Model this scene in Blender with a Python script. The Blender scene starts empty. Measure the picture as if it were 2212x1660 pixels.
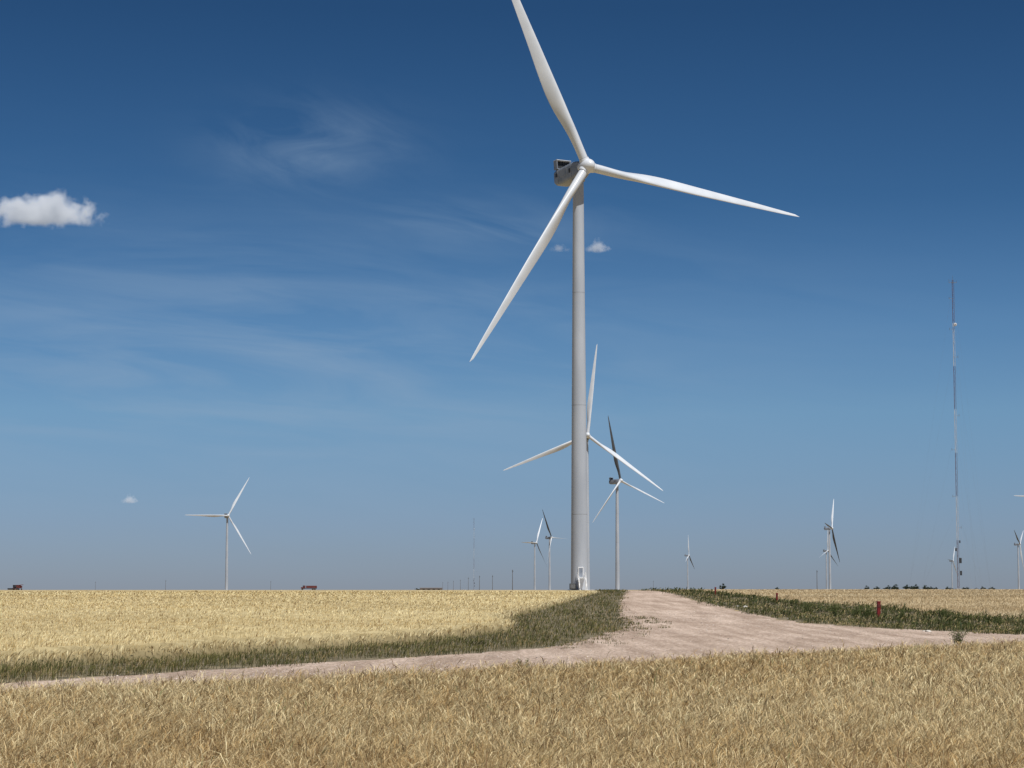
import bpy, bmesh, math, random
import numpy as np
from mathutils import Vector, Matrix, noise
random.seed(7); rng=np.random.default_rng(11)
scene=bpy.context.scene
scene.view_settings.view_transform='Standard'
scene.view_settings.look='None'
scene.view_settings.exposure=0
COL=scene.collection
EYE=2.5; F=4730.0
# ------------------------------------------------------------ terrain
def tz(y):
    t=min(max((y-100.)/260.,0.),1.)
    return 2.35*(t*t*(3-2*t))
def tzn(y):
    t=np.clip((y-100.)/260.,0,1); return 2.35*(t*t*(3-2*t))
# ------------------------------------------------------------ materials
def mat(name):
    m=bpy.data.materials.new(name); m.use_nodes=True
    nt=m.node_tree; b=nt.nodes['Principled BSDF']; return m,nt,b
def N(nt,t,**k):
    n=nt.nodes.new(t)
    for a,v in k.items(): setattr(n,a,v)
    return n
def noise_mat(name,c1,c2,scale=5,rough=.6,metal=0,bump=0,detail=6,stretch=(1,1,1),lo=.35,hi=.65):
    m,nt,b=mat(name)
    tc=N(nt,'ShaderNodeTexCoord'); mp=N(nt,'ShaderNodeMapping'); mp.inputs['Scale'].default_value=stretch
    nt.links.new(tc.outputs['Object'],mp.inputs['Vector'])
    n=N(nt,'ShaderNodeTexNoise'); n.inputs['Scale'].default_value=scale; n.inputs['Detail'].default_value=detail
    nt.links.new(mp.outputs[0],n.inputs['Vector'])
    r=N(nt,'ShaderNodeValToRGB'); r.color_ramp.elements[0].position=lo; r.color_ramp.elements[1].position=hi
    r.color_ramp.elements[0].color=(*c1,1); r.color_ramp.elements[1].color=(*c2,1)
    nt.links.new(n.outputs['Fac'],r.inputs[0]); nt.links.new(r.outputs[0],b.inputs['Base Color'])
    b.inputs['Roughness'].default_value=rough; b.inputs['Metallic'].default_value=metal
    if bump:
        bp=N(nt,'ShaderNodeBump'); bp.inputs['Strength'].default_value=bump
        nt.links.new(n.outputs['Fac'],bp.inputs['Height']); nt.links.new(bp.outputs[0],b.inputs['Normal'])
    return m
def plant_mat(name,trans=.3,rough=.65):
    m,nt,b=mat(name)
    a=N(nt,'ShaderNodeAttribute'); a.attribute_name='Col'
    nt.links.new(a.outputs['Color'],b.inputs['Base Color']); b.inputs['Roughness'].default_value=rough
    b.inputs['Specular IOR Level'].default_value=.25
    t=N(nt,'ShaderNodeBsdfTranslucent'); nt.links.new(a.outputs['Color'],t.inputs['Color'])
    mx=N(nt,'ShaderNodeMixShader'); mx.inputs[0].default_value=trans
    out=nt.nodes['Material Output']
    nt.links.new(b.outputs[0],mx.inputs[1]); nt.links.new(t.outputs[0],mx.inputs[2]); nt.links.new(mx.outputs[0],out.inputs['Surface'])
    return m
M_paint=noise_mat('turbine_paint',(.34,.37,.42),(.42,.45,.50),.25,.42,stretch=(1,1,.25))
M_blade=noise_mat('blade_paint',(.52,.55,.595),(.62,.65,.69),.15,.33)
M_blade_shade=noise_mat('blade_painted_shade',(.05,.055,.065),(.09,.095,.105),.15,.5)  # shade on distant blades, painted in as a dark base colour
M_nac=noise_mat('nacelle_paint',(.17,.20,.25),(.26,.29,.34),.6,.45)
M_dark=noise_mat('dark_grille',(.015,.017,.02),(.035,.038,.042),3,.6)
M_seam=noise_mat('seam_paint',(.24,.26,.29),(.32,.34,.37),2,.5)
M_white=noise_mat('white_metal',(.75,.75,.75),(.82,.82,.82),3,.4)
M_conc=noise_mat('concrete',(.3,.29,.27),(.42,.40,.37),2,.85,bump=.2)
M_red=noise_mat('red_paint',(.15,.010,.010),(.22,.016,.016),4,.5)
M_fred=noise_mat('faded_red_paint',(.09,.018,.018),(.14,.03,.025),2,.55)
M_mred=noise_mat('mast_red',(.09,.03,.03),(.12,.04,.035),2,.6)
M_mwh=noise_mat('mast_white',(.42,.42,.43),(.52,.52,.53),2,.6)
M_steel=noise_mat('galvanised_steel',(.15,.155,.16),(.23,.24,.25),4,.5,.6)
M_wood=noise_mat('weathered_wood',(.07,.055,.045),(.13,.105,.085),6,.85,stretch=(1,1,.1))
M_rub=noise_mat('tyre_rubber',(.015,.015,.015),(.035,.033,.03),6,.85)
M_glass=noise_mat('cab_glass',(.02,.03,.04),(.04,.05,.06),2,.1)
M_bark=noise_mat('bark',(.04,.03,.02),(.08,.06,.045),6,.9)
M_rock=noise_mat('limestone',(.4,.37,.33),(.6,.57,.52),5,.85,bump=.4)
M_shed=noise_mat('shed_metal',(.12,.10,.09),(.20,.17,.15),1,.6)
M_straw=plant_mat('dry_straw',.25)
M_green=plant_mat('green_grass',.25)
M_leaf=plant_mat('leaves',.1)
M_stone=plant_mat('loose_gravel',0.)
def add_mesh(name,verts,faces,mats,fm=None,smooth=False,parent=None,mw=None,sharp=None):
    me=bpy.data.meshes.new(name); me.from_pydata([tuple(v) for v in verts],[],faces)
    for m in mats: me.materials.append(m)
    if fm: me.polygons.foreach_set('material_index',fm)
    if smooth:
        me.polygons.foreach_set('use_smooth',[True]*len(me.polygons))
        if sharp: me.set_sharp_from_angle(angle=math.radians(sharp))
    me.update(); return me
class MB:
    def __init__(s): s.v=[];s.f=[];s.m=[]
    def add(s,v,f,m=0):
        o=len(s.v); s.v+=[tuple(x) for x in v]; s.f+=[tuple(i+o for i in q) for q in f]; s.m+=[m]*len(f)
    def box(s,c,d,m=0,R=None,bev=0):
        bm=bmesh.new(); bmesh.ops.create_cube(bm,size=1)
        for v in bm.verts: v.co=Vector((v.co.x*d[0],v.co.y*d[1],v.co.z*d[2]))
        if bev: bmesh.ops.bevel(bm,geom=bm.edges[:],offset=bev,segments=2,affect='EDGES',profile=.5)
        for v in bm.verts:
            if R: v.co=R@v.co
            v.co+=Vector(c)
        bm.verts.index_update(); s.add([v.co[:] for v in bm.verts],[[v.index for v in f.verts] for f in bm.faces],m); bm.free()
    def cyl(s,p0,p1,r0,r1=None,n=8,m=0,cap=True):
        r1=r0 if r1 is None else r1
        p0=Vector(p0);p1=Vector(p1);d=(p1-p0).normalized()
        a=d.orthogonal().normalized(); b=d.cross(a)
        v=[];f=[]
        for p,r in((p0,r0),(p1,r1)):
            for i in range(n):
                t=2*math.pi*i/n; v.append(p+a*math.cos(t)*r+b*math.sin(t)*r)
        for i in range(n): f.append((i,(i+1)%n,n+(i+1)%n,n+i))
        if cap: f.append(tuple(reversed(range(n)))); f.append(tuple(range(n,2*n)))
        s.add(v,f,m)
    def lathe(s,prof,axis='z',n=32,m=0,off=(0,0,0)):
        v=[];f=[]
        for (h,r) in prof:
            for i in range(n):
                t=2*math.pi*i/n; x=math.cos(t)*r;y=math.sin(t)*r
                p=(x,y,h) if axis=='z' else (x,h,-y)
                v.append((p[0]+off[0],p[1]+off[1],p[2]+off[2]))
        for k in range(len(prof)-1):
            for i in range(n): f.append((k*n+i,k*n+(i+1)%n,(k+1)*n+(i+1)%n,(k+1)*n+i))
        s.add(v,f,m)
    def mesh(s,name,mats,smooth=False,sharp=35):
        return add_mesh(name,s.v,s.f,mats,s.m,smooth,sharp=sharp)
def obj(name,data,parent=None,matrix=None,label=None,category=None,group=None,kind=None):
    o=bpy.data.objects.new(name,data); COL.objects.link(o)
    if parent: o.parent=parent
    if matrix is not None: o.matrix_local=matrix
    if label:o['label']=label
    if category:o['category']=category
    if group:o['group']=group
    if kind:o['kind']=kind
    return o
# ------------------------------------------------------------ turbine meshes
HUB=95.0
b=MB()
secs=[0,17,41.5,67,92.6]
rr=lambda z:1.93+(1.22-1.93)*z/92.6
prof=[]
for k in range(4):
    z0,z1=secs[k],secs[k+1]
    for j in range(7):
        z=z0+(z1-z0)*j/6
        prof.append((z,rr(z)))
b.lathe(prof,n=56)
for z in secs[1:4]: b.lathe([(z-.05,rr(z)+.0),(z-.05,rr(z)+.015),(z+.05,rr(z)+.015),(z+.05,rr(z))],n=56,m=1)
b.lathe([(92.6,1.22),(92.6,1.45),(93.0,1.45)],n=40,m=1)
b.lathe([(0,2.12),(.16,2.12),(.16,1.9)],n=56,m=1)
ME_tower=b.mesh('tower',[M_paint,M_seam],True)
b=MB(); b.lathe([(-.6,3.6),(.12,3.6),(.18,3.5),(.18,0.1)],n=40); ME_found=b.mesh('foundation',[M_conc],True)
b=MB()
stn=[(-2.3,1.35,-1.35,1.35),(-1.9,1.6,-1.6,1.6),(-.6,1.78,-1.95,1.85),(1.5,1.82,-2.05,1.9),(5.5,1.82,-2.05,1.9),(7.2,1.75,-1.75,1.88),(8.1,1.55,-1.1,1.7)]
v=[]
def rbox(w,z0,z1,y,n=20):
    out=[];cz=(z0+z1)/2;hz=(z1-z0)/2
    for i in range(n):
        t=2*math.pi*(i+.5)/n; c,s_=math.cos(t),math.sin(t)
        e=.28
        out.append((w*math.copysign(abs(c)**e,c),y,cz+hz*math.copysign(abs(s_)**e,s_)))
    return out
for y,w,z0,z1 in stn: v+=rbox(w,z0,z1,y)
f=[]
for k in range(len(stn)-1):
    for i in range(20): f.append((k*20+i,(k+1)*20+i,(k+1)*20+(i+1)%20,k*20+(i+1)%20))
f.append(tuple(range(20))); f.append(tuple(reversed(range((len(stn)-1)*20,len(stn)*20))))
b.add(v,f,0)
for sx in(-1,1):
    b.box((sx*1.83,3.4,.2),(.03,3.0,1.5),1)
    b.box((sx*1.845,3.4,.2),(.03,2.7,1.2),0)
    b.box((sx*1.83,.2,-.3),(.04,.06,3.0),1)
    b.box((sx*1.83,5.9,-.1),(.04,.06,3.2),1)
    b.box((sx*1.80,6.6,.5),(.05,.8,.9),2)
    b.box((sx*1.84,.9,.1),(.03,.7,1.0),2)
b.box((0,8.12,.3),(1.8,.05,1.4),2)
b.cyl((0,0,-2.5),(0,0,-1.9),1.4,1.4,32,1)
ME_nac=b.mesh('nacelle',[M_nac,M_seam,M_dark],True,30)
b=MB()
for sx in(-1,1): b.box((sx*1.85,6.6,2.95),(.12,1.5,2.15),0,bev=.03)
b.box((0,6.6,4.08),(3.86,1.6,.10),2); b.box((0,6.6,1.98),(3.54,1.3,.12),0)
b.box((0,6.75,3.0),(3.5,.25,1.9),1)
for i in range(5): b.box((-1.4+i*.7,6.55,3.0),(.04,.12,1.9),1)
b.cyl((1.2,5.2,1.9),(1.2,5.2,3.6),.04,.04,6,0); b.box((1.2,5.2,3.6),(.5,.05,.05),0)
ME_cool=b.mesh('cooler',[M_nac,M_dark,M_blade])
b=MB()
pr=[(-2.35,.02),(-2.3,.35),(-2.1,.75),(-1.75,1.12),(-1.2,1.45),(-.5,1.66),(.3,1.72),(1.2,1.66),(1.75,1.5),(1.78,1.2)]
b.lathe(pr,'y',40)
for k in range(3):
    t=math.radians(120*k); d=Vector((math.sin(t),0,math.cos(t)))
    b.cyl(d*1.0,d*1.85,1.25,1.12,32,0); b.cyl(d*1.85,d*1.93,1.08,1.08,32,1)
ME_hub=b.mesh('rotor_hub',[M_blade,M_seam],True)
R=58.2
def lerp(tab,x):
    xs=[t[0] for t in tab]; ys=[t[1] for t in tab]; return float(np.interp(x,xs,ys))
from math import sin,cos,radians as rad
def smooth_tab(tab,x):
    s=0;w=0
    for k in range(-3,4):
        g=math.exp(-k*k/4.5); s+=g*lerp(tab,x+k*.018); w+=g
    return s/w
chord=[(0,2.0),(.07,2.0),(.15,2.5),(.23,3.2),(.30,3.35),(.40,3.0),(.5,2.55),(.65,1.95),(.8,1.4),(.92,.9),(.975,.6),(1.0,.3)]
thick=[(0,2.0),(.06,1.95),(.13,1.6),(.22,1.1),(.35,.75),(.5,.5),(.7,.3),(.85,.2),(1,.05)]
le=[(0,1.0),(.1,1.0),(.25,1.0),(.38,.9),(.5,.8),(.65,.6),(.8,.42),(.92,.27),(1,.05)]
tw=[(0,28),(.2,26),(.35,18),(.5,12),(.75,5),(1,0)]
v=[];f=[];NS=46;NP=28
for k in range(NS+1):
    x=(k/NS)
    r=1.9+(R-1.9)*x
    c=smooth_tab(chord,x) if x<.96 else lerp(chord,x); th=smooth_tab(thick,x) if x<.95 else lerp(thick,x); l=smooth_tab(le,x) if x<.96 else lerp(le,x); a=rad(lerp(tw,x)+10)
    if k==NS: c=.08;th=.03;l=.03
    circ=max(0,1-x/.2) ; circ=circ*circ*(3-2*circ)
    pre=-(x**2)*.8
    for i in range(NP):
        t=2*math.pi*i/NP
        ct,st=cos(t),sin(t)
        u=(1-ct)/2
        ya=5*(.2969*math.sqrt(max(u,0))-.126*u-.3516*u*u+.2843*u**3-.1015*u**4)
        yf=(1 if st>=0 else -1)*ya*th*1.0
        px_a=l-u*c; py_a=yf
        px_c=ct*c/2; py_c=st*th/2
        if abs(st)<1e-6: py_a=0
        px=px_a*(1-circ)+px_c*circ; py=py_a*(1-circ)+py_c*circ
        X_=px*cos(a)+py*sin(a)*1; Y_=-px*sin(a)+py*cos(a)
        v.append((X_,Y_+pre,r))
for k in range(NS):
    for i in range(NP): f.append((k*NP+i,k*NP+(i+1)%NP,(k+1)*NP+(i+1)%NP,(k+1)*NP+i))
f.append(tuple(range(NS*NP,(NS+1)*NP)))
ME_blade=add_mesh('blade',v,f,[M_blade],smooth=True,sharp=60)
ME_blade_shade=add_mesh('blade',v,f,[M_blade_shade],smooth=True,sharp=60)
b=MB()
b.box((0,-1.93,4.05),(1.15,.12,2.3),0,bev=.03)
b.box((0,-2.0,4.05),(.85,.06,2.0),1)
ME_door=b.mesh('door',[M_white,M_nac])
b=MB()
b.box((0,-2.75,2.8),(1.7,1.5,.08),0)
for sx in(-.8,.8):
    b.cyl((sx,-3.45,0),(sx,-3.45,4.0),.06,.06,6,0)
    b.cyl((sx,-2.1,2.8),(sx,-2.1,4.0),.05,.05,6,0)
    for z in(3.4,3.95): b.cyl((sx,-3.45,z),(sx,-2.05,z),.04,.04,6,0)
    b.cyl((sx,-3.5,2.8),(sx,-5.4,0.1),.1,.1,6,0)
    b.cyl((sx,-3.5,3.9),(sx,-5.4,1.1),.04,.04,6,0)
    b.cyl((sx,-5.35,.1),(sx,-5.35,1.15),.04,.04,6,0)
    b.cyl((sx,-4.45,1.4),(sx,-4.45,2.5),.04,.04,6,0)
for i in range(12): b.box((0,-3.55-i*.16,2.65-i*.225),(1.6,.24,.05),0)
ME_stair=b.mesh('stairs',[M_white])
b=MB(); b.box((0,0,.9),(1.4,1.2,1.3),0,bev=.05); b.box((0,-.61,.95),(1.1,.04,1.0),1); ME_cab=b.mesh('cabinet',[M_dark,M_steel])
def turbine(x,y,yaw,a0,label,tilt=6.,full=False,cone=1.2,door_az=0,offs=(0,0,0),over=4.1,pitch=(0,0,0),grey=()):  # grey: indices of blades that carry the painted-in shade
    z=tz(y)
    root=obj('wind_turbine',None,label=label,category='wind turbine',group='wind turbines across the farmland')
    root.location=(x,y,z); root.empty_display_size=3
    obj('tower',ME_tower,root)
    obj('foundation',ME_found,root)
    Fm=Matrix.Translation((0,0,HUB))@Matrix.Rotation(rad(yaw),4,'Z')@Matrix.Rotation(rad(-tilt),4,'X')
    nac=obj('nacelle',ME_nac,root,Fm)
    obj('cooler',ME_cool,nac)
    Hm=Fm@Matrix.Translation((0,-over,0))
    obj('rotor_hub',ME_hub,root,Hm@Matrix.Rotation(rad(90-a0),4,'Y'))
    for k in range(3):
        a=a0+120*k+offs[k]
        o=obj('blade',ME_blade_shade if k in grey else ME_blade,root,Hm@Matrix.Rotation(rad(90-a),4,'Y')@Matrix.Rotation(rad(cone),4,'X')@Matrix.Rotation(rad(-pitch[k]),4,'Z'))
        if k in grey: o['label']='rotor blade with shade painted in as dark grey'
    if full:
        Dm=Matrix.Rotation(rad(door_az),4,'Z')
        obj('door',ME_door,root,Dm); obj('stairs',ME_stair,root,Dm); obj('cabinet',ME_cab,root,Matrix.Translation((-1.6,-3.2,0)))
    return root
def X(px,d): return (px-1106)/F*d
turbine(X(1251,491),491,30,-7.5,'tall white turbine with slanting blades beside gravel road',full=True,door_az=8,offs=(.3,1.8,1.8),over=3.7)
LB='white three-bladed turbine standing far off behind wheat'
turbine(X(1267,1357),1357,8,83,'white turbine largely covered by a taller turbine tower')
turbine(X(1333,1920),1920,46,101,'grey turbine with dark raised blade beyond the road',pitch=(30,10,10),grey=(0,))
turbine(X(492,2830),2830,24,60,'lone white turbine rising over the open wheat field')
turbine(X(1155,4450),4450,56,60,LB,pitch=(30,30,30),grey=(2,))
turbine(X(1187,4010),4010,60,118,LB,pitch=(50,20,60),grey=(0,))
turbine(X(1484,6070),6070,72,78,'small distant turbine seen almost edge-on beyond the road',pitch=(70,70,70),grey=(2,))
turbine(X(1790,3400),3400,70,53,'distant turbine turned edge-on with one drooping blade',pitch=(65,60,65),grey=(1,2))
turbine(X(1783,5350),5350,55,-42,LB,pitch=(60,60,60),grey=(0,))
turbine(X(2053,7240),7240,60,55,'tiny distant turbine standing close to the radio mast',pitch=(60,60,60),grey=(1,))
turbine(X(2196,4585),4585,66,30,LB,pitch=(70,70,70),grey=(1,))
turbine(X(2294,2270),2270,14,179,'white turbine with one blade pointing sideways')
# ------------------------------------------------------------ lattice masts
H=100
def lattice(segs,H):
    b=MB(); w=.36
    P=[Vector((w*cos(rad(90+120*k)),w*sin(rad(90+120*k)),0)) for k in range(3)]
    n=50; dz=H/n
    for i in range(n):
        m=0 if (i*7//n)%2==0 else 1
        z0,z1=i*dz,(i+1)*dz
        for k in range(3):
            a=P[k];c=P[(k+1)%3]
            b.cyl((a.x,a.y,z0),(a.x,a.y,z1),.038,.038,5,m,False)
            if i%2: b.cyl((a.x,a.y,z0),(c.x,c.y,z1),.02,.02,4,m,False)
            else: b.cyl((c.x,c.y,z0),(a.x,a.y,z1),.02,.02,4,m,False)
            b.cyl((a.x,a.y,z1),(c.x,c.y,z1),.02,.02,4,m,False)
    return b
ME_lat=lattice(0,H).mesh('lattice_tower',[M_mred,M_mwh])
def guy_me(k):
    b=MB(); t=rad(30+120*k)
    for z in(25,50,75,97):
        ra=12 if z<60 else 16
        b.cyl((.36*cos(t),.36*sin(t),z),(ra*cos(t),ra*sin(t),0),.007,.007,4,0,False)
    for ra in(12,16): b.box((ra*cos(t),ra*sin(t),.2),(.8,.8,.6),1)
    return b.mesh('guy_wire',[M_steel,M_conc])
ME_guys=[guy_me(k) for k in range(3)]
def ant(kind):
    b=MB()
    if kind=='top':
        b.cyl((-1.3,0,99.2),(1.3,0,99.2),.06,.06,6); b.cyl((0,0,99),(0,0,101.5),.05,.03,6)
        b.cyl((-1.25,0,99.2),(-1.25,0,100.3),.05,.05,6); b.cyl((1.25,0,99.2),(1.25,0,99.9),.05,.05,6)
    elif kind=='arm':
        b.cyl((0,0,0),(1.3,0,0),.04,.04,6); b.cyl((1.3,0,-.3),(1.3,0,.5),.05,.05,6)
    elif kind=='dish':
        b.lathe([(-.5,.15),(-.4,.5),(-.05,.55),(-.05,.1)],'y',16,1,(.4,-.4,0)); b.cyl((0,0,0),(.4,-.4,0),.05,.05,6)
    else:
        b.box((0,0,0),(.7,.4,1.7),2,bev=.04); b.cyl((-.5,0,.3),(-.1,0,.3),.05,.05,6,0)
    return b.mesh('antenna',[M_steel,M_mwh,M_dark])
AM={k:ant(k) for k in('top','arm','dish','panel')}
b=MB(); b.box((0,0,.1),(1.8,1.8,.9),0,bev=.05); ME_mb=b.mesh('mast_base',[M_conc])
def mast(x,y,lab,rot=0,s=1):
    r=obj('radio_mast',None,label=lab,category='radio mast',group='guyed lattice masts on the plain')
    r.location=(x,y,tz(y)); r.rotation_euler=(0,0,rot); r.scale=(s,s,s)
    obj('lattice_tower',ME_lat,r); obj('mast_base',ME_mb,r)
    for g in ME_guys: obj('guy_wire',g,r)
    obj('antenna',AM['top'],r); obj('antenna',AM['dish'],r,Matrix.Translation((0,0,85.5)))
    for z,sg in((94,-1),(84,-1),(75,1),(56,1),(45,-1),(30,-1),(20,1)): obj('antenna',AM['arm'],r,Matrix.Translation((0,0,z))@Matrix.Rotation(0 if sg>0 else math.pi,4,'Z'))
    for xx,z,sc in((.75,9.5,1),(-.7,13,.6),(.85,5.5,.85),(.65,15.5,.5)): obj('antenna',AM['panel'],r,Matrix.Translation((xx,-.3,z))@Matrix.Scale(sc,4))
mast(X(2066,703),703,'tall slim dull red and white guyed lattice mast',.15)
mast(X(1024,3080),3080,'faint thin lattice mast far across the wheat',.4)
# ------------------------------------------------------------ utility poles
b=MB(); b.cyl((0,0,-.5),(0,0,10.5),.17,.11,10); ME_pole=b.mesh('pole',[M_wood],True)
b=MB(); b.box((0,-.15,9.7),(2.6,.12,.14),0)
for sx in(-1.15,-.4,.4,1.15): b.cyl((sx,-.15,9.77),(sx,-.15,10.02),.06,.04,8,1)
for sx in(-1,1): b.cyl((sx*.75,-.15,9.68),(0,-.15,9.1),.03,.03,5,0)
ME_arm=b.mesh('crossarm',[M_wood,M_dark])
for px,h in((210,18),(587,19),(957,17),(968,18),(980,20),(995,22),(1012,27),(1036,31),(1064,32),(1107,44),(1410,20),(1762,43),(361,21)):
    d=min(10.5*F/h,2900)
    r=obj('utility_pole',None,label='weathered wooden utility pole with short crossarm on farmland',category='utility pole',group='utility poles along the plain')
    r.location=(X(px,d),d,tz(d)); r.rotation_euler=(0,0,rad(75))
    obj('pole',ME_pole,r); obj('crossarm',ME_arm,r)
# ------------------------------------------------------------ marker posts & rocks
b=MB()
b.box((0,0,.55),(.24,.2,1.3),0,bev=.02); ME_mp=b.mesh('post',[M_red])
b=MB(); b.box((0,-.115,.95),(.17,.02,.2),0); b.box((0,0,1.22),(.28,.24,.06),1,bev=.015); ME_mc=b.mesh('cap',[M_fred,M_red])
for px,d,s in((1893,161,.98),(1675,228,.75),(1543,280,.75)):
    r=obj('marker_post',None,label='short square red marker post standing in green verge weeds',category='marker post',group='red marker posts along the verge')
    r.location=(X(px,d),d,tz(d)); r.scale=(s*1.05,s*1.05,s*1.1); r.rotation_euler=(rad(1.5),rad(1),.2)
    obj('post',ME_mp,r); obj('cap',ME_mc,r)
def rock(x,y,s,i):
    bm=bmesh.new(); bmesh.ops.create_icosphere(bm,subdivisions=3,radius=1)
    for vv in bm.verts:
        k=1+.35*noise.noise(vv.co*1.3+Vector((i*3.1,0,0)))+.12*noise.noise(vv.co*4+Vector((0,i,0)))
        vv.co=Vector((vv.co.x*k*1.3,vv.co.y*k,vv.co.z*k*.6))*s
    me=bpy.data.meshes.new('rock'); bm.to_mesh(me); bm.free(); me.materials.append(M_rock)
    o=obj('rock',me,label='pale limestone rock lying at the gravel road edge',category='rock',group='pale rocks by the road'); o.location=(x,y,tz(y)+s*.3)
for i,(px,d,s) in enumerate(((2000,127,.14),(1607,206,.2),(1592,210,.13),(1990,128.5,.08),(1700,163,.09))): rock(X(px,d),d,s,i)
# ------------------------------------------------------------ farm machines
def wheel_mesh(r,w):
    b=MB(); b.lathe([(-w/2,r*.55),(-w/2,r*.9),(-w/2*.7,r),(w/2*.7,r),(w/2,r*.9),(w/2,r*.55)],'y',20,0)
    b.lathe([(-w/2*.8,.05),(-w/2*.5,r*.56),(w/2*.5,r*.56),(w/2*.8,.05)],'y',16,1); return b.mesh('wheel',[M_rub,M_steel],True)
def combine(x,y,rot):
    r=obj('combine_harvester',None,label='red combine harvester working in the far wheat',category='combine harvester'); r.location=(x,y,tz(y)); r.rotation_euler=(0,0,rot)
    b=MB(); b.box((.6,0,2.2),(5.4,2.6,1.9),0,bev=.2); b.box((1.0,0,3.4),(3.0,2.8,.7),0,bev=.12); b.box((3.7,0,2.4),(1.0,2.0,1.3),0,bev=.2)
    obj('body',b.mesh('body',[M_fred]),r)
    b=MB(); b.box((-2.7,0,2.7),(1.5,1.9,1.7),1,bev=.12); b.box((-2.7,0,3.62),(1.8,2.1,.18),0,bev=.05); obj('cab',b.mesh('cab',[M_fred,M_glass]),r)
    b=MB(); b.box((-5.0,0,.7),(1.0,7.6,.9),0,bev=.15); b.cyl((-5.7,-3.6,.9),(-5.7,3.6,.9),.5,.5,10,1); b.box((-3.9,0,1.2),(2.0,1.1,.7),0,R=Matrix.Rotation(rad(-18),3,'Y')); obj('header',b.mesh('header',[M_fred,M_dark]),r)
    b=MB(); b.cyl((.4,-1.4,3.6),(3.4,-2.6,3.9),.2,.2,10); obj('unloading_auger',b.mesh('unloading_auger',[M_fred],True),r)
    w1=wheel_mesh(.95,.75); w2=wheel_mesh(.6,.45)
    for xx,yy,w,rr_ in((-1.8,-1.6,w1,.95),(-1.8,1.6,w1,.95),(3,-1.4,w2,.6),(3,1.4,w2,.6)): obj('wheel',w,r,Matrix.Translation((xx,yy,rr_)))
combine(X(42,1600),1600,1.0)
def truck(x,y,rot):
    r=obj('grain_truck',None,label='dark red grain truck parked in the far wheat',category='truck'); r.location=(x,y,tz(y)); r.rotation_euler=(0,0,rot)
    b=MB(); b.box((1.8,0,2.1),(7.0,2.5,1.6),0,bev=.06)
    for i in range(8): b.box((-1.4+i*.9,-1.29,2.1),(.08,.08,1.5),0); b.box((-1.4+i*.9,1.29,2.1),(.08,.08,1.5),0)
    obj('grain_box',b.mesh('grain_box',[M_fred]),r)
    b=MB(); b.box((-3.1,0,2.1),(1.7,2.3,1.9),0,bev=.2); b.box((-4.5,0,1.5),(1.3,2.0,1.0),0,bev=.2); b.box((-3.5,0,2.6),(1.0,2.34,.7),1); obj('cab',b.mesh('cab',[M_fred,M_glass]),r)
    b=MB(); b.box((.6,0,1.05),(9.4,1.0,.3),0); obj('chassis',b.mesh('chassis',[M_dark]),r)
    w=wheel_mesh(.55,.4)
    for xx in(-4.2,2.6,4.0):
        for yy in(-1.05,1.05): obj('wheel',w,r,Matrix.Translation((xx,yy,.55)))
truck(X(669,1450),1450,.15)
r=obj('farm_shed',None,label='long low dark metal shed on the far plain',category='shed'); d=2600; r.location=(X(932,d),d,tz(d)); r.rotation_euler=(0,0,.1)
b=MB(); b.box((0,0,.9),(26,7,1.8),0); obj('wall',b.mesh('wall',[M_shed]),r)
b=MB(); b.add([(-13.4,-3.9,1.8),(13.4,-3.9,1.8),(13.4,0,2.8),(-13.4,0,2.8),(-13.4,3.9,1.8),(13.4,3.9,1.8)],[(0,1,2,3),(3,2,5,4),(0,3,4),(1,5,2)],0); obj('roof',b.mesh('roof',[M_shed]),r)
b=MB(); b.box((0,-3.54,.8),(2.6,.06,1.5),0); dm=b.mesh('door',[M_dark])
for i in range(4): obj('door',dm,r,Matrix.Translation((-9+i*6,0,0)))
# ------------------------------------------------------------ fast mesh from numpy strips
def np_mesh(name,V,Q,C,mats,mi=None):
    me=bpy.data.meshes.new(name); nv=len(V); nf=len(Q)
    me.vertices.add(nv); me.vertices.foreach_set('co',V.astype(np.float32).ravel())
    me.loops.add(nf*4); me.loops.foreach_set('vertex_index',Q.astype(np.int32).ravel())
    me.polygons.add(nf); me.polygons.foreach_set('loop_start',np.arange(0,nf*4,4,dtype=np.int32))
    try: me.polygons.foreach_set('loop_total',np.full(nf,4,dtype=np.int32))
    except Exception: pass
    for m in mats: me.materials.append(m)
    ca=me.color_attributes.new('Col','FLOAT_COLOR','POINT')
    ca.data.foreach_set('color',C.astype(np.float32).ravel())
    me.update(calc_edges=True); me.validate(); return me
def strips(P,h,w,lean,col0,col1,head=2.2,zoff=0,ts=(0,.5,.78,1.0),nod=0.,wd=.55,hw=None,az=None):
    n=len(P)
    if az is None: az=rng.uniform(0,2*np.pi,n)
    f=rng.uniform(0,2*np.pi,n)
    wind=np.stack([np.full(n,wd),np.full(n,.1)],1)
    ld=np.stack([np.cos(az),np.sin(az)],1)*lean[:,None]*.9+wind*lean[:,None]
    side=np.stack([np.cos(f),np.sin(f)],1)
    z0=tzn(P[:,1])+zoff
    hd=head if hw is None else hw
    ws=[.8,.7,hd,.35]
    V=np.zeros((n,8,3)); C=np.ones((n,8,4))
    for k,(t,wk) in enumerate(zip(ts,ws)):
        c=P+ld*(h*(t**1.9))[:,None]; z=z0+h*t*(1-.12*t*lean)
        if nod and k==3:
            z=z-h*nod*lean*(1-ts[2]); c=c+ld*(h*nod*.25)[:,None]
        for s,sg in((0,-1),(1,1)):
            V[:,2*k+s,:2]=c+side*(sg*w*wk/2)[:,None]; V[:,2*k+s,2]=z
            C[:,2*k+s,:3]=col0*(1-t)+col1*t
    base=(np.arange(n)*8)[:,None,None]
    q=np.array([[0,1,3,2],[2,3,5,4],[4,5,7,6]])[None]
    return V.reshape(-1,3),(base+q).reshape(-1,4),C.reshape(-1,4)
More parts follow.
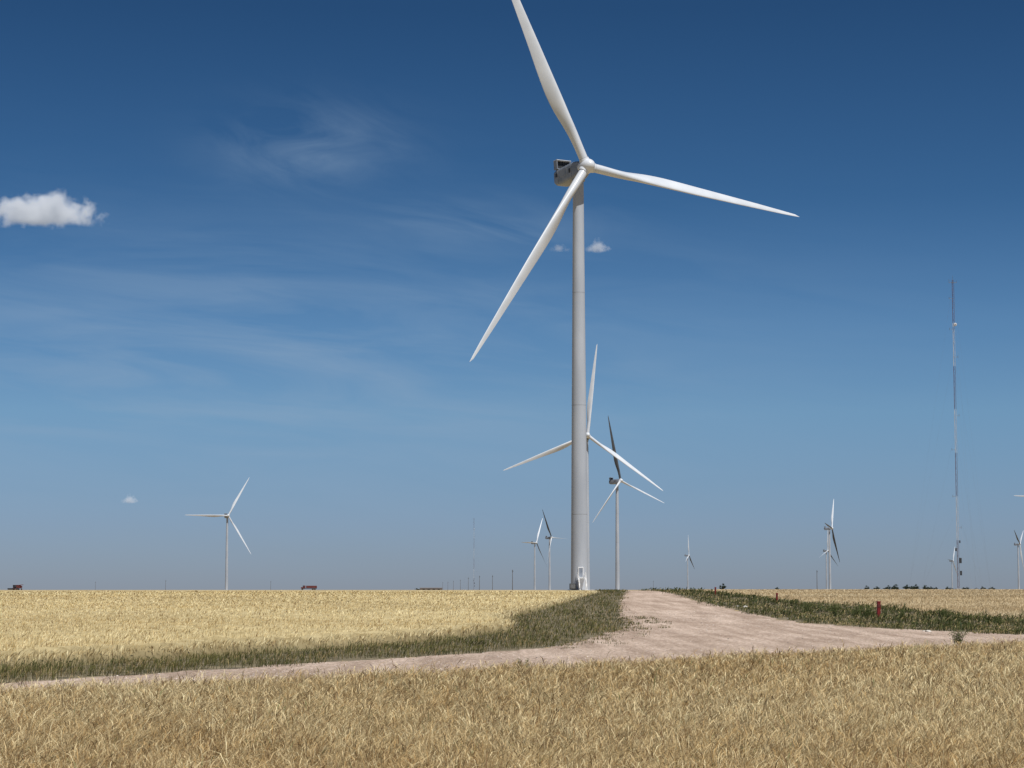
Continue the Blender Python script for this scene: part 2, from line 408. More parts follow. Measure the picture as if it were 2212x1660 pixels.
def merge(parts):
    V=[];Q=[];C=[];o=0
    for v,q,c in parts: V.append(v);Q.append(q+o);C.append(c);o+=len(v)
    return np.concatenate(V),np.concatenate(Q),np.concatenate(C)
def inpoly(P,poly):
    x,y=P[:,0],P[:,1]; r=np.zeros(len(P),bool); n=len(poly)
    for i in range(n):
        x1,y1=poly[i];x2,y2=poly[(i+1)%n]
        if y1==y2: continue
        c=((y1>y)!=(y2>y))&(x<(x2-x1)*(y-y1)/(y2-y1)+x1); r^=c
    return r
def lf(P,s=1.,ph=0.):
    x,y=P[:,0]*s,P[:,1]*s
    return (np.sin(x*.9+1.3*np.sin(y*.37+ph)+ph)+np.sin(y*.55+1.7*np.sin(x*.61+ph*2))+np.sin(x*2.3+y*1.1+ph)*.6+np.sin(x*4.1-y*2.9+ph*3)*.4)/3.
# ------------------------------------------------------------ outlines on the ground (metres)
near=[(-45,-4),(-11,50),(0,65),(8,77),(16,88),(22.5,97),(110,233)]
far_r=[(120,255),(60,167),(34,129),(28,120)]
side_r=[(22.8,136),(20.2,148),(19.5,158),(19.6,174),(20,208),(20.2,242),(21.2,288),(22.2,335),(24,420)]
side_l=[(19.5,420),(16.6,320),(13.5,270),(10.35,211),(8.26,167),(8.1,152),(7.2,139),(3.27,107),(.86,92.4)]
far_l=[(-7.75,72.5),(-13.75,58.8),(-45,8)]
road=near+far_r+side_r+side_l+far_l
wb=[(-60,16),(-45,33),(-15.9,68),(-9.6,87.5),(-4.5,103),(.1,131),(-1.1,148),(.5,174),(4.3,215),(9.6,276),(12.9,315),(16,420)]
vergeL=[(-45,8),(-13.75,58.8),(-7.75,72.5),(.86,92.4),(3.27,107),(7.2,139),(8.1,152),(8.26,167),(10.35,211),(13.5,270),(16.6,320),(19.5,420)]+wb[::-1]
vergeR=side_r[::-1]+[(28,120),(34,129),(60,167),(120,255),(128,280),(75,205),(45,166),(37.9,164),(35.5,188),(33.2,211),(30.6,244),(28.6,298),(26,420)]
ROWS=list(np.arange(-60,20,10.))+list(np.arange(20,440,4.))
def refine(poly,step=1.2,amp=.22,seed=0):
    out=[]
    n=len(poly)
    for i in range(n):
        a=Vector((*poly[i],0)); c=Vector((*poly[(i+1)%n],0)); L=(c-a).length; k=max(1,int(L/step))
        for j in range(k):
            p=a.lerp(c,j/k); q=noise.noise_vector(Vector((p.x*.35+seed,p.y*.35,0)))+.5*noise.noise_vector(Vector((p.x*1.3,p.y*1.3+seed,0)))
            out.append((p.x+q.x*amp*2,p.y+q.y*amp*2))
    return out
def sheet(name,poly,off,m,refined=True,seed=0,amp=.22):
    pts=refine(poly,seed=seed,amp=amp) if refined else poly
    bm=bmesh.new(); vs=[bm.verts.new((x,y,0)) for x,y in pts]; fc=bm.faces.new(vs)
    fc.normal_update()
    if fc.normal.z<0: fc.normal_flip()
    bmesh.ops.triangulate(bm,faces=bm.faces[:])
    for y in ROWS: bmesh.ops.bisect_plane(bm,geom=bm.verts[:]+bm.edges[:]+bm.faces[:],plane_co=(0,y,0),plane_no=(0,1,0),dist=1e-5)
    zs=np.interp([v.co.y for v in bm.verts],ROWS+[30000],[tz(y) for y in ROWS]+[2.35])
    for v,z in zip(bm.verts,zs): v.co.z=z+off
    me=bpy.data.meshes.new(name); bm.to_mesh(me); bm.free(); me.materials.append(m)
    return obj(name,me,kind='structure')
def ground_material():
    m,nt,b=mat('field_soil')
    tc=N(nt,'ShaderNodeTexCoord')
    def nz(scale,st,det=6):
        mp=N(nt,'ShaderNodeMapping'); mp.inputs['Scale'].default_value=st; nt.links.new(tc.outputs['Object'],mp.inputs['Vector'])
        n=N(nt,'ShaderNodeTexNoise'); n.inputs['Scale'].default_value=scale; n.inputs['Detail'].default_value=det; nt.links.new(mp.outputs[0],n.inputs['Vector']); return n
    n1=nz(3,(1,.35,1),8); r1=N(nt,'ShaderNodeValToRGB'); e=r1.color_ramp.elements
    e[0].position=.3; e[0].color=(.28,.205,.11,1); e[1].position=.7; e[1].color=(.54,.43,.26,1)
    nt.links.new(n1.outputs['Fac'],r1.inputs[0])
    n2=nz(.02,(.35,1.6,1),5); r2=N(nt,'ShaderNodeValToRGB'); e=r2.color_ramp.elements
    e[0].position=.38; e[0].color=(.72,.70,.66,1); e[1].position=.62; e[1].color=(1.05,1.03,1,1); nt.links.new(n2.outputs['Fac'],r2.inputs[0])
    mx=N(nt,'ShaderNodeMix',data_type='RGBA',blend_type='MULTIPLY'); mx.inputs[0].default_value=1
    nt.links.new(r1.outputs[0],mx.inputs[6]); nt.links.new(r2.outputs[0],mx.inputs[7]); nt.links.new(mx.outputs[2],b.inputs['Base Color'])
    b.inputs['Roughness'].default_value=.95; b.inputs['Specular IOR Level'].default_value=.1
    bp=N(nt,'ShaderNodeBump'); bp.inputs['Strength'].default_value=.6; bp.inputs['Distance'].default_value=.15; nt.links.new(n1.outputs['Fac'],bp.inputs['Height']); nt.links.new(bp.outputs[0],b.inputs['Normal'])
    return m
M_ground=ground_material()
ys=[-3000,-600,-200]+ROWS+[440,500,700,1200,2500,6000,14000,40000]
xs=[-30000,-8000,-2500,-900,-300,-120,-60,-30,0,30,60,120,300,900,2500,8000,30000]
V=[(x,y,tz(y)) for y in ys for x in xs]; nx=len(xs)
Fc=[(j*nx+i,j*nx+i+1,(j+1)*nx+i+1,(j+1)*nx+i) for j in range(len(ys)-1) for i in range(nx-1)]
obj('ground',add_mesh('ground',V,Fc,[M_ground]),kind='structure')
M_soil=noise_mat('verge_soil',(.07,.06,.03),(.24,.19,.11),1.2,.95,bump=.3)
M_soilg=noise_mat('grass_soil',(.04,.028,.015),(.13,.09,.045),2.5,.95,bump=.5)
def gravel():
    m,nt,b=mat('pink_gravel'); tc=N(nt,'ShaderNodeTexCoord')
    def nz(scale,st=(1,1,1),det=8,rough=.6,rot=0):
        mp=N(nt,'ShaderNodeMapping'); mp.inputs['Scale'].default_value=st; mp.inputs['Rotation'].default_value=(0,0,rot); nt.links.new(tc.outputs['Object'],mp.inputs['Vector'])
        n=N(nt,'ShaderNodeTexNoise'); n.inputs['Scale'].default_value=scale; n.inputs['Detail'].default_value=det; n.inputs['Roughness'].default_value=rough; nt.links.new(mp.outputs[0],n.inputs['Vector']); return n
    a=nz(5,(1,.35,1),10,.85); r=N(nt,'ShaderNodeValToRGB'); e=r.color_ramp.elements
    e[0].position=.40;e[0].color=(.27,.205,.16,1);e[1].position=.60;e[1].color=(.68,.56,.475,1); nt.links.new(a.outputs['Fac'],r.inputs[0])
    prev=r.outputs[0]
    for sc,st,rt,lo,c0 in((.22,(1,.5,1),0,.35,(.84,.81,.78)),(1.0,(1,.05,1),.08,.36,(.82,.79,.76)),(.9,(1,.05,1),.6,.36,(.86,.83,.80))):
        c=nz(sc,st,4,.5,rt); r2=N(nt,'ShaderNodeValToRGB'); e=r2.color_ramp.elements
        e[0].position=lo;e[0].color=(*c0,1);e[1].position=.62;e[1].color=(1.06,1.05,1.04,1); nt.links.new(c.outputs['Fac'],r2.inputs[0])
        mx=N(nt,'ShaderNodeMix',data_type='RGBA',blend_type='MULTIPLY'); mx.inputs[0].default_value=1
        nt.links.new(prev,mx.inputs[6]); nt.links.new(r2.outputs[0],mx.inputs[7]); prev=mx.outputs[2]
    nt.links.new(prev,b.inputs['Base Color'])
    b.inputs['Roughness'].default_value=.9; b.inputs['Specular IOR Level'].default_value=.15
    bp=N(nt,'ShaderNodeBump'); bp.inputs['Strength'].default_value=.7; bp.inputs['Distance'].default_value=.08; nt.links.new(a.outputs['Fac'],bp.inputs['Height']); nt.links.new(bp.outputs[0],b.inputs['Normal'])
    return m
sheet('verge_ground',vergeL,.010,M_soil,seed=3)
sheet('verge_ground',vergeR,.010,M_soil,seed=9)
fg=near+[(125,225),(60,-20),(30,-55),(-30,-55)]
sheet('grass_ground',fg,.006,M_soilg,seed=5)
sheet('road',road,.022,gravel(),seed=1,amp=.4)
# ------------------------------------------------------------ foreground dry grass in clumps
def interp_edge(poly):
    xs_=[p[0] for p in poly]; ys_=[p[1] for p in poly]; return lambda x: np.interp(x,xs_,ys_)
ne=interp_edge(near)
def sample(n,y0,y1,k=.27,pad=3):
    y=y0*np.exp(rng.uniform(0,np.log(y1/y0),n)); x=rng.uniform(-1,1,n)*(k*y+pad); return np.stack([x,y],1)
CP=sample(150000,18,118,.255,1.5)
e=ne(CP[:,0])+lf(CP,1.1)*1.4+rng.normal(0,1.0,len(CP))
CP=CP[CP[:,1]<e]
CP=CP[rng.random(len(CP))<np.clip(.75+.65*lf(CP,2.2,9.),.25,1)]; nc_=len(CP)
K=11
ctone=rng.normal(0,.30,nc_); caz=rng.uniform(0,2*np.pi,nc_); ch=rng.normal(0,.08,nc_); clean=np.abs(rng.normal(.40,.35,nc_))
cdark=rng.random(nc_)<.15
idx=np.repeat(np.arange(nc_),K); n=len(idx)
sc=np.maximum(1,CP[idx,1]/34.)
P=CP[idx]+rng.normal(0,.045,(n,2))*sc[:,None]
dist=ne(P[:,0])-P[:,1]
cl=lf(P,1.9,1.); cl2=lf(P,.30,4.)
tall=(rng.random(n)<.045)
h=(.33+.06*cl+.06*cl2+ch[idx]+rng.normal(0,.09,n)+tall*rng.uniform(.12,.32,n)).clip(.06,.95)*np.clip(.7+dist*.1,.65,1.0)
w=rng.uniform(.0024,.0046,n)*np.maximum(1,P[:,1]/32.)
lean=clean[idx]+np.abs(rng.normal(0,.32,n))
az=caz[idx]+rng.normal(0,1.0,n)
t=np.clip(.50+.15*cl+.30*cl2+ctone[idx]+rng.normal(0,.25,n),0,1)[:,None]
tip=np.array([.58,.38,.155])*(1-t)+np.array([1.0,.86,.52])*t
dark=((rng.random(n)<.12)|(cdark[idx]&(rng.random(n)<.75)))[:,None]; tip=np.where(dark,np.array([.22,.13,.055]),tip)
gr=(rng.random(n)<.015)[:,None]; tip=np.where(gr,np.array([.22,.25,.10]),tip)
root=tip*np.array([.26,.20,.13])  # shade low between the stems, painted into the root colour
hw=np.where(rng.random(n)<.38,3.0,.75)
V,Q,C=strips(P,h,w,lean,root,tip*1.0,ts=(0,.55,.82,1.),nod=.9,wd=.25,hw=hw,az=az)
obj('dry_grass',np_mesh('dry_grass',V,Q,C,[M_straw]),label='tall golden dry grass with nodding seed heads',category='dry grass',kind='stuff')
# ------------------------------------------------------------ left verge grass
P=sample(360000,45,400,.27,4)
m=inpoly(P,refine(vergeL,amp=.8,seed=7)); P=P[m]
m=(lf(P,1.7,6.)+rng.normal(0,.5,len(P)))>-.4; P=P[m]
S=np.stack([rng.uniform(2,11,30000),rng.uniform(92,170,30000)],1)
S=S[inpoly(S,road)]; xl=np.interp(S[:,1],[92,107,139,152,167,211],[.86,3.27,7.2,8.1,8.26,10.35]); dd=S[:,0]-xl
S=S[(dd<3.)&((lf(S,2.6,3.)+.5*lf(S,6.,1.))>.15+dd*.22)]
P=np.concatenate([P,S]); n=len(P); spill=np.zeros(n); spill[-len(S):]=1
cl=lf(P,1.5,2.)
h=(.20+.11*cl+rng.normal(0,.06,n)).clip(.05,.6)*(1-.45*spill); w=rng.uniform(.012,.022,n)*np.maximum(1,P[:,1]/75.)
t=np.clip(.38+.55*lf(P,.9,5.)+rng.normal(0,.3,n),0,1)[:,None]
tip=np.array([.065,.082,.018])*(1-t)+np.array([.25,.22,.075])*t
dry=(rng.random(n)<np.clip(.16+.32*lf(P,1.1,8.),.04,.6))[:,None]; tip=np.where(dry,np.array([.42,.31,.14]),tip)
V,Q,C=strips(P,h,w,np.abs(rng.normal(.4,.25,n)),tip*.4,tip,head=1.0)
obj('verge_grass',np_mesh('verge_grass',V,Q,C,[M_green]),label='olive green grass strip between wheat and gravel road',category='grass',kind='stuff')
# ------------------------------------------------------------ right verge weeds
P=sample(420000,100,420,.27,4)
m=inpoly(P,refine(vergeR,amp=1.3,seed=2)); P=P[m]
m=(lf(P,1.3,6.)+.5*lf(P,3.1,2.)+rng.normal(0,.3,len(P)))>-.16; P=P[m]; n=len(P)
cl=np.clip(lf(P,1.0,3.)+.35*lf(P,2.7,1.),-1,1)
h=(.15+.62*np.maximum(cl,0)**1.5+rng.normal(0,.06,n)).clip(.05,1.1)
w=rng.uniform(.022,.045,n)*np.maximum(1,P[:,1]/130.)
t=np.clip(.40-.3*cl+.4*lf(P,1.6,5.)+rng.normal(0,.3,n),0,1)[:,None]
tip=np.array([.036,.056,.013])*(1-t)+np.array([.20,.19,.06])*t
dry=(rng.random(n)<np.clip(.20-.45*cl+.3*lf(P,.6,1.),.03,.75))[:,None]; tip=np.where(dry,np.array([.48,.37,.18]),tip)
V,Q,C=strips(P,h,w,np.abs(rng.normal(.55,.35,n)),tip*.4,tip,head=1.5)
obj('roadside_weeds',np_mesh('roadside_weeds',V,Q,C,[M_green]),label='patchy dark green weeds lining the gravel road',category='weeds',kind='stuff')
# ------------------------------------------------------------ shrubs
def shrub_meshes(seed):
    R_=np.random.default_rng(seed); r=random.Random(seed); b=MB(); V=[];Cc=[]
    for i in range(11):
        a=r.uniform(0,6.28); l=r.uniform(.12,.5); zt=r.uniform(.45,.95)
        p0=(cos(a)*.04,sin(a)*.04,-.03); p1=(cos(a)*l*.5,sin(a)*l*.5,zt*.55); p2=(cos(a)*l,sin(a)*l,zt)
        b.cyl(p0,p1,.012,.008,5); b.cyl(p1,p2,.008,.004,5)
        for k in range(85):
            f_=r.uniform(.15,1.05); c=np.array(p0)*(1-f_)+np.array(p2)*f_+R_.normal(0,.065,3); c[2]=max(c[2],.02)
            d1=R_.normal(0,1,3); d1/=np.linalg.norm(d1); d2=np.cross(d1,R_.normal(0,1,3)); d2/=np.linalg.norm(d2); z=R_.uniform(.02,.045)
            V+=[c-d1*z,c+d2*z*.45,c+d1*z,c-d2*z*.45]; g=R_.uniform(.6,1.5); Cc+=[(.10*g,.125*g,.035*g,1)]*4
    V=np.array(V); return b.mesh('stem',[M_bark]),np_mesh('foliage',V,np.arange(len(V)).reshape(-1,4),np.array(Cc),[M_green])
SM=[shrub_meshes(s) for s in(4,5,6)]
for i,(px,d,s,hs) in enumerate(((2065,101,1.15,.72),(1130,67,.6,.42),(2043,158,1.1,.9),(1868,165,1.3,1.0),(1800,172,1.5,1.05),(1845,168,1.1,.9),(1740,186,1.3,.9),(1938,160,1.2,.8),(2150,140,.8,.6))):
    o=obj('shrub',None,label='small leafy green shrub growing at the road edge',category='shrub',group='shrubs along the gravel road')
    o.location=(X(px,d),d,tz(d)+.02); o.scale=(s,s,hs); o.rotation_euler=(0,0,i*1.3)
    st,fo=SM[i%3]; obj('stem',st,o); obj('foliage',fo,o)
# ------------------------------------------------------------ loose gravel stones
P=sample(90000,45,190,.25,2); P=P[inpoly(P,road)]; n=len(P)
s=rng.uniform(.008,.020,n)*np.maximum(1,P[:,1]/105.)*(1+1.2*(rng.random(n)<.05)); a=rng.uniform(0,6.28,n)
V=np.zeros((n,8,3)); 
for k in range(4):
    an=a+k*np.pi/2+rng.uniform(-.4,.4,n); z=tzn(P[:,1])+.018
    V[:,k,0]=P[:,0]+np.cos(an)*s;V[:,k,1]=P[:,1]+np.sin(an)*s;V[:,k,2]=z
    V[:,4+k,0]=P[:,0]+np.cos(an)*s*.55;V[:,4+k,1]=P[:,1]+np.sin(an)*s*.55;V[:,4+k,2]=z+s*rng.uniform(.3,.8,n)
q=np.array([[0,1,5,4],[1,2,6,5],[2,3,7,6],[3,0,4,7],[4,5,6,7]])[None]
Q=((np.arange(n)*8)[:,None,None]+q).reshape(-1,4)
g=np.clip(rng.normal(.40,.17,n),.10,.75)[:,None]*np.array([1.,.85,.74]); C=np.ones((n,8,4)); C[:,:,:3]=g[:,None,:]
obj('gravel_stones',np_mesh('gravel_stones',V.reshape(-1,3),Q,C.reshape(-1,4),[M_stone]),label='loose pinkish stones scattered over the gravel road',category='gravel',kind='stuff')
# ------------------------------------------------------------ wheat crop
wy=[p[1] for p in wb]; wx=[p[0] for p in wb]
Y=np.concatenate([np.arange(36,150,.4),np.arange(150,250,1.),np.arange(250,450,4.)])
T=np.concatenate([[0,.12,.3,.6],np.arange(1,50,.6),np.geomspace(50,420,30)])
YY,TT=np.meshgrid(Y,T,indexing='ij')
XB=np.interp(YY,wy,wx)
G=np.stack([XB.ravel(),YY.ravel()],1); XB=XB+(lf(G,1.3,2.)*.7).reshape(YY.shape)
XX=XB-TT; G=np.stack([XX.ravel(),YY.ravel()],1)
Hh=np.interp(YY,[60,150,260,340],[.56,.56,.3,.06])
s=np.clip(TT/.5,0,1); s=s*s*(3-2*s)
nzv=rng.normal(0,.045,YY.shape)
ZZ=tzn(YY)+.0+(Hh*s)*(1+.10*lf(G,.6,.5).reshape(YY.shape))+nzv*np.minimum(s,1)*np.clip(Hh/.6,0,1)
V=np.stack([XX,YY,ZZ],-1).reshape(-1,3); nr,nc=YY.shape
I=np.arange(nr*nc).reshape(nr,nc)
Q=np.stack([I[:-1,:-1],I[1:,:-1],I[1:,1:],I[:-1,1:]],-1).reshape(-1,4)[:, ::-1]
C=np.ones((nr*nc,4)); 
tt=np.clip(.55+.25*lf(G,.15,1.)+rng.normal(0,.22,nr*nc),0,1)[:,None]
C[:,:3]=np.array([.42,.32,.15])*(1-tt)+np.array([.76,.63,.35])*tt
ed=np.clip(TT/.9,0,1).ravel()[:,None]; C[:,:3]*=(.4+.6*ed)  # shade along the wheat's front edge, painted into the canopy colour
parts=[(V,Q,C)]
P=sample(600000,52,300,.27,4)
xb=np.interp(P[:,1],wy,wx)+lf(np.stack([np.interp(P[:,1],wy,wx),P[:,1]],1),1.3,2.)*.7
m=P[:,0]<xb-.05; P=P[m]; xb=xb[m]; n=len(P); tdist=xb-P[:,0]
h=(np.interp(P[:,1],[60,150,260,340],[.64,.64,.40,.2])+rng.normal(0,.07,n)+.05*lf(P,.6,.5))*np.clip(.8+tdist*.2,.75,1)
w=rng.uniform(.009,.016,n)*np.maximum(1,P[:,1]/75.)
t=np.clip(.60+.3*lf(P*np.array([.5,1.5]),.15,1.)+rng.normal(0,.3,n),0,1)[:,None]
tip=np.array([.62,.45,.20])*(1-t)+np.array([1.0,.87,.53])*t
br=(rng.random(n)<.12)[:,None]; tip=np.where(br,np.array([.32,.21,.10]),tip)
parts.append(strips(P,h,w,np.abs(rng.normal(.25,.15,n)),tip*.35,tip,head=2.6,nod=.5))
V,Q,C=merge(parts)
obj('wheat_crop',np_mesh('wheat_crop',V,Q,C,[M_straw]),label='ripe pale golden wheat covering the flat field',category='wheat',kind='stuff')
P=sample(200000,150,420,.28,4)
m=~inpoly(P,vergeR)&(P[:,0]>np.interp(P[:,1],[150,164,188,211,244,298,420],[39,37.9,35.5,33.2,30.6,28.6,26])+.2); P=P[m]; n=len(P)
h=rng.uniform(.12,.3,n); w=rng.uniform(.02,.04,n)*P[:,1]/150
t=np.clip(.55+.5*lf(P*np.array([.2,1.]),.35,1.)+rng.normal(0,.2,n),0,1)[:,None]
tip=np.array([.50,.37,.21])*(1-t)+np.array([.86,.72,.47])*t
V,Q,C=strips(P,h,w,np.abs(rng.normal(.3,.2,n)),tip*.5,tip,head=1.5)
obj('crop_stubble',np_mesh('crop_stubble',V,Q,C,[M_straw]),label='short pale cut stubble over the flat field',category='stubble',kind='stuff')
# ------------------------------------------------------------ trees
def tree_meshes(seed,Hh=7.,Wd=7.):
    r=random.Random(seed); b=MB()
    b.cyl((0,0,-.2),(0,0,Hh*.45),.28,.16,8); limbs=[]
    for i in range(9):
        a=r.uniform(0,6.28); l=r.uniform(.25,.55)*Wd; z0=r.uniform(.08,.35)*Hh
        p1=(cos(a)*l,sin(a)*l,z0+r.uniform(.02,.35)*Hh); b.cyl((0,0,z0),p1,.12,.04,6); limbs.append(p1)
    limbs.append((r.uniform(-1,1),0,Hh*.8)); limbs.append((0,0,Hh*.4)); tr=b.mesh('trunk',[M_bark],True)
    R_=np.random.default_rng(seed); V=[];Cc=[]
    for p in limbs:
        k=150; c=np.array(p); s=R_.uniform(.07,.13)*Wd
        q=c+R_.normal(0,1,(k,3))*np.array([s,s,s*.8]); q[:,2]=np.clip(q[:,2],Hh*.03,Hh)
        for u in q:
            d1=R_.normal(0,1,3); d1/=np.linalg.norm(d1); d2=np.cross(d1,R_.normal(0,1,3)); d2/=np.linalg.norm(d2); z=R_.uniform(.2,.42)
            V+= [u-d1*z,u+d2*z*.6,u+d1*z,u-d2*z*.6]; g=R_.uniform(.6,1.3); Cc+=[(.03*g,.045*g,.028*g,1)]*4
    V=np.array(V); Q=np.arange(len(V)).reshape(-1,4)
    return tr,np_mesh('crown',V,Q,np.array(Cc),[M_leaf])
TM=[tree_meshes(s) for s in(1,2,3,8,9)]
for i,(px,w_,h_,d) in enumerate(((1559,13,15,2000),(1680,8,7,2600),(1876,8,10,3000),(1901,12,8,3000),(1909,9,6,3000),(1920,10,11,3000),(1933,10,7,3000),(1942,14,13,3000),(1955,13,12,3000),(1965,10,8,3000),(1973,12,9,3000),(1985,14,13,3000),(1995,13,11,3000),(2006,12,7,3000),(2015,11,8,3000),(2030,10,7,3000),(2043,8,8,3000),(2054,9,5,3000),(2085,9,6,3100),(2097,9,7,3100),(2105,8,5,3100),(2122,10,8,3100),(2131,8,5,3100),(2153,12,7,3100),(1410,9,5,3000),(900,10,4,3200))):
    tr,cr=TM[(i*3)%5]; sx=w_*d/F/7.; sz=h_*d/F/7.
    o=obj('tree',None,label='dark green shelterbelt tree on the flat horizon',category='tree',group='shelterbelt trees on the horizon')
    o.location=(X(px,d),d+(i%4)*14,tz(d)); o.scale=(sx,sx,sz); o.rotation_euler=(0,0,i*1.7)
    obj('trunk',tr,o); obj('crown',cr,o)
# ------------------------------------------------------------ clouds
def elev(py): return math.tan(rad(5.37)+math.atan((830-py)/F))
def cloud(px,py,wpx,hpx,D,seed,dens,lab,glow=.3,soft=2.6,detail=6,floor_=-.45):
    x=X(px,D); z=EYE+elev(py)*D; sx=wpx*D/F/2; sz=hpx*D/F/2
    bm=bmesh.new(); bmesh.ops.create_icosphere(bm,subdivisions=4,radius=1)
    for vv in bm.verts:
        if vv.co.z<0: vv.co.z*=.75
    me=bpy.data.meshes.new('cloud'); bm.to_mesh(me); bm.free()
    m,nt,bs=mat('cloud_vapour'); nt.nodes.remove(bs); out=nt.nodes['Material Output']
    tc=N(nt,'ShaderNodeTexCoord'); L=N(nt,'ShaderNodeVectorMath',operation='LENGTH'); nt.links.new(tc.outputs['Object'],L.inputs[0])
    mp=N(nt,'ShaderNodeMapping'); mp.inputs['Location'].default_value=(seed,seed*2,0); mp.inputs['Scale'].default_value=(sx/sz,sx/sz,1.0); nt.links.new(tc.outputs['Object'],mp.inputs['Vector'])
    n=N(nt,'ShaderNodeTexNoise'); n.inputs['Scale'].default_value=1.3; n.inputs['Detail'].default_value=detail; n.inputs['Roughness'].default_value=.58; nt.links.new(mp.outputs[0],n.inputs['Vector'])
    a=N(nt,'ShaderNodeMath',operation='MULTIPLY_ADD'); a.inputs[1].default_value=2.1; a.inputs[2].default_value=-.45; nt.links.new(n.outputs['Fac'],a.inputs[0])
    s=N(nt,'ShaderNodeMath',operation='SUBTRACT'); nt.links.new(a.outputs[0],s.inputs[0]); nt.links.new(L.outputs['Value'],s.inputs[1])
    k=N(nt,'ShaderNodeMath',operation='MULTIPLY',use_clamp=True); k.inputs[1].default_value=soft; nt.links.new(s.outputs[0],k.inputs[0])
    sp=N(nt,'ShaderNodeSeparateXYZ'); nt.links.new(tc.outputs['Object'],sp.inputs[0])
    fl=N(nt,'ShaderNodeMath',operation='SUBTRACT'); fl.inputs[1].default_value=floor_; nt.links.new(sp.outputs[2],fl.inputs[0])
    f2=N(nt,'ShaderNodeMath',operation='MULTIPLY',use_clamp=True); f2.inputs[1].default_value=6.; nt.links.new(fl.outputs[0],f2.inputs[0])
    kk=N(nt,'ShaderNodeMath',operation='MULTIPLY'); nt.links.new(k.outputs[0],kk.inputs[0]); nt.links.new(f2.outputs[0],kk.inputs[1])
    dn=N(nt,'ShaderNodeMath',operation='MULTIPLY'); dn.inputs[1].default_value=dens/sz; nt.links.new(kk.outputs[0],dn.inputs[0])
    em=N(nt,'ShaderNodeMath',operation='MULTIPLY'); em.inputs[1].default_value=glow; nt.links.new(dn.outputs[0],em.inputs[0])  # added emission stands in for sunlight scattered inside the cloud
    pv=N(nt,'ShaderNodeVolumePrincipled'); pv.inputs['Color'].default_value=(.97,.97,.98,1); pv.inputs['Anisotropy'].default_value=.0
    pv.inputs['Emission Color'].default_value=(.80,.88,1,1)
    nt.links.new(dn.outputs[0],pv.inputs['Density']); nt.links.new(em.outputs[0],pv.inputs['Emission Strength']); nt.links.new(pv.outputs[0],out.inputs['Volume'])
    me.materials.append(m)
    o=obj('cloud',me,label=lab,category='cloud'); o.location=(x,D,z); o.scale=(sx,sx*.7,sz)
cloud(74,462,340,116,7000,3.3,4.5,'puffy white fair-weather cloud with a flat base',.25,2.1)
cloud(1293,536,80,48,9000,7.7,1.5,'small white cloud puff beside the turbine tower',.2,1.6,3)
cloud(1208,538,64,30,9000,1.2,.5,'faint thin wisp of cloud in blue sky',.15,1.4,3)
cloud(281,1081,54,32,14000,7.7,1.3,'tiny white cloud puff low in the sky',.25,1.6,3)
# ------------------------------------------------------------ world
SUN=Vector((.26,-.40,0)).normalized()*cos(rad(60)); SUN.z=sin(rad(60))
w=bpy.data.worlds.new('World'); scene.world=w; w.use_nodes=True; nt=w.node_tree
bg=nt.nodes['Background']; bg.inputs['Strength'].default_value=.1
sk=N(nt,'ShaderNodeTexSky'); sk.sky_type='NISHITA'; sk.sun_disc=False; sk.sun_elevation=rad(60); sk.sun_rotation=math.atan2(SUN.x,SUN.y)
sk.altitude=1200; sk.air_density=1.0; sk.dust_density=.3; sk.ozone_density=2.0
L=nt.links.new
def math_(op,a,b=None,c=None,clamp=False):
    n=N(nt,'ShaderNodeMath',operation=op,use_clamp=clamp)
    for i,x in enumerate((a,b,c)):
        if x is None: continue
        if isinstance(x,(int,float)): n.inputs[i].default_value=x
        else: L(x,n.inputs[i])
    return n.outputs[0]
tc=N(nt,'ShaderNodeTexCoord'); sep=N(nt,'ShaderNodeSeparateXYZ'); L(tc.outputs['Generated'],sep.inputs[0])
gx,gy,gz=sep.outputs
pos=math_('MULTIPLY',gz,2.0,clamp=True)
r=N(nt,'ShaderNodeValToRGB'); cr=r.color_ramp
tab=[(0,(.30,.365,.58)),(.06,(.335,.42,.64)),(.16,(.37,.515,.68)),(.24,(.30,.465,.635)),(.35,(.175,.34,.50)),(.52,(.12,.255,.385)),(1,(.12,.25,.36))]
cr.elements[0].position=0; cr.elements[0].color=(*tab[0][1],1); cr.elements[1].position=1; cr.elements[1].color=(*tab[-1][1],1)
for p,c in tab[1:-1]: e=cr.elements.new(p); e.color=(*c,1)
L(pos,r.inputs[0])
mx=N(nt,'ShaderNodeMix',data_type='RGBA',blend_type='MULTIPLY'); mx.inputs[0].default_value=1; L(sk.outputs[0],mx.inputs[6]); L(r.outputs[0],mx.inputs[7])
ay=math_('MAXIMUM',math_('ABSOLUTE',gy),.15)
u=math_('DIVIDE',gx,ay); vv=math_('DIVIDE',gz,ay)
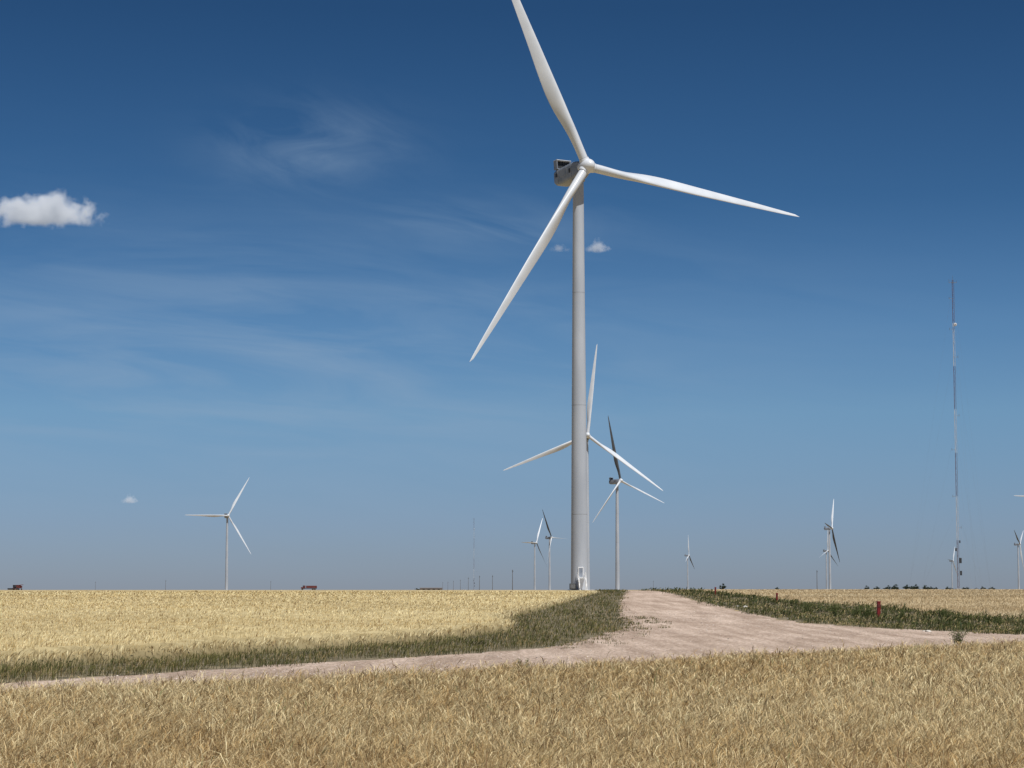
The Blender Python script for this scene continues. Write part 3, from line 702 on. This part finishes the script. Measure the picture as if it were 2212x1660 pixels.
def cnoise(su,sv,off,scale=1.,detail=5,rough=.55,dist=.6,shear=0.):
    vs=math_('MULTIPLY_ADD',u,shear,vv)
    cb=N(nt,'ShaderNodeCombineXYZ'); L(math_('MULTIPLY',u,su),cb.inputs[0]); L(math_('MULTIPLY',vs,sv),cb.inputs[1]); cb.inputs[2].default_value=off
    n=N(nt,'ShaderNodeTexNoise'); n.inputs['Scale'].default_value=scale; n.inputs['Detail'].default_value=detail; n.inputs['Roughness'].default_value=rough; n.inputs['Distortion'].default_value=dist; L(cb.outputs[0],n.inputs['Vector']); return n.outputs['Fac']
def gauss(cu,cv,wu,wv):
    a=math_('DIVIDE',math_('SUBTRACT',u,cu),wu); b_=math_('DIVIDE',math_('SUBTRACT',vv,cv),wv)
    s=math_('ADD',math_('MULTIPLY',a,a),math_('MULTIPLY',b_,b_)); return math_('POWER',2.718,math_('MULTIPLY',s,-1.))
n1=cnoise(8,52,1.3,shear=.10,detail=6)
s1=math_('MULTIPLY_ADD',n1,3.8,-1.45,clamp=True)
m1=gauss(-.13,.10,.20,.055)
n2=cnoise(18,42,5.,shear=.25,detail=6,dist=1.0)
s2=math_('MULTIPLY_ADD',n2,2.8,-.9,clamp=True)
m2=gauss(-.093,.204,.040,.018)
n3=cnoise(12,60,9.,shear=.24,detail=4)
s3=math_('MULTIPLY_ADD',n3,2.8,-1.1,clamp=True)
m3=gauss(-.01,.168,.06,.012)
tot=math_('ADD',math_('MULTIPLY',math_('MULTIPLY',s1,m1),.46),math_('ADD',math_('MULTIPLY',math_('MULTIPLY',s2,m2),.38),math_('MULTIPLY',math_('MULTIPLY',s3,m3),.30)),clamp=True)
mc=N(nt,'ShaderNodeMix',data_type='RGBA',blend_type='MIX'); L(tot,mc.inputs[0]); L(mx.outputs[2],mc.inputs[6]); mc.inputs[7].default_value=(2.7,3.8,5.2,1)
L(mc.outputs[2],bg.inputs['Color'])
# ------------------------------------------------------------ sun
sl=bpy.data.lights.new('sun','SUN'); sl.energy=5.0; sl.angle=rad(.5); sl.color=(1,.975,.93)
so=bpy.data.objects.new('sun',sl); COL.objects.link(so); so.rotation_euler=SUN.to_track_quat('Z','Y').to_euler(); so.location=(0,0,50)
# ------------------------------------------------------------ camera
cd=bpy.data.cameras.new('camera'); cd.lens=77; cd.sensor_width=36; cd.clip_end=60000; cd.clip_start=.5
co=bpy.data.objects.new('camera',cd); COL.objects.link(co); co.location=(0,0,EYE); co.rotation_euler=(rad(95.37),0,0); scene.camera=co
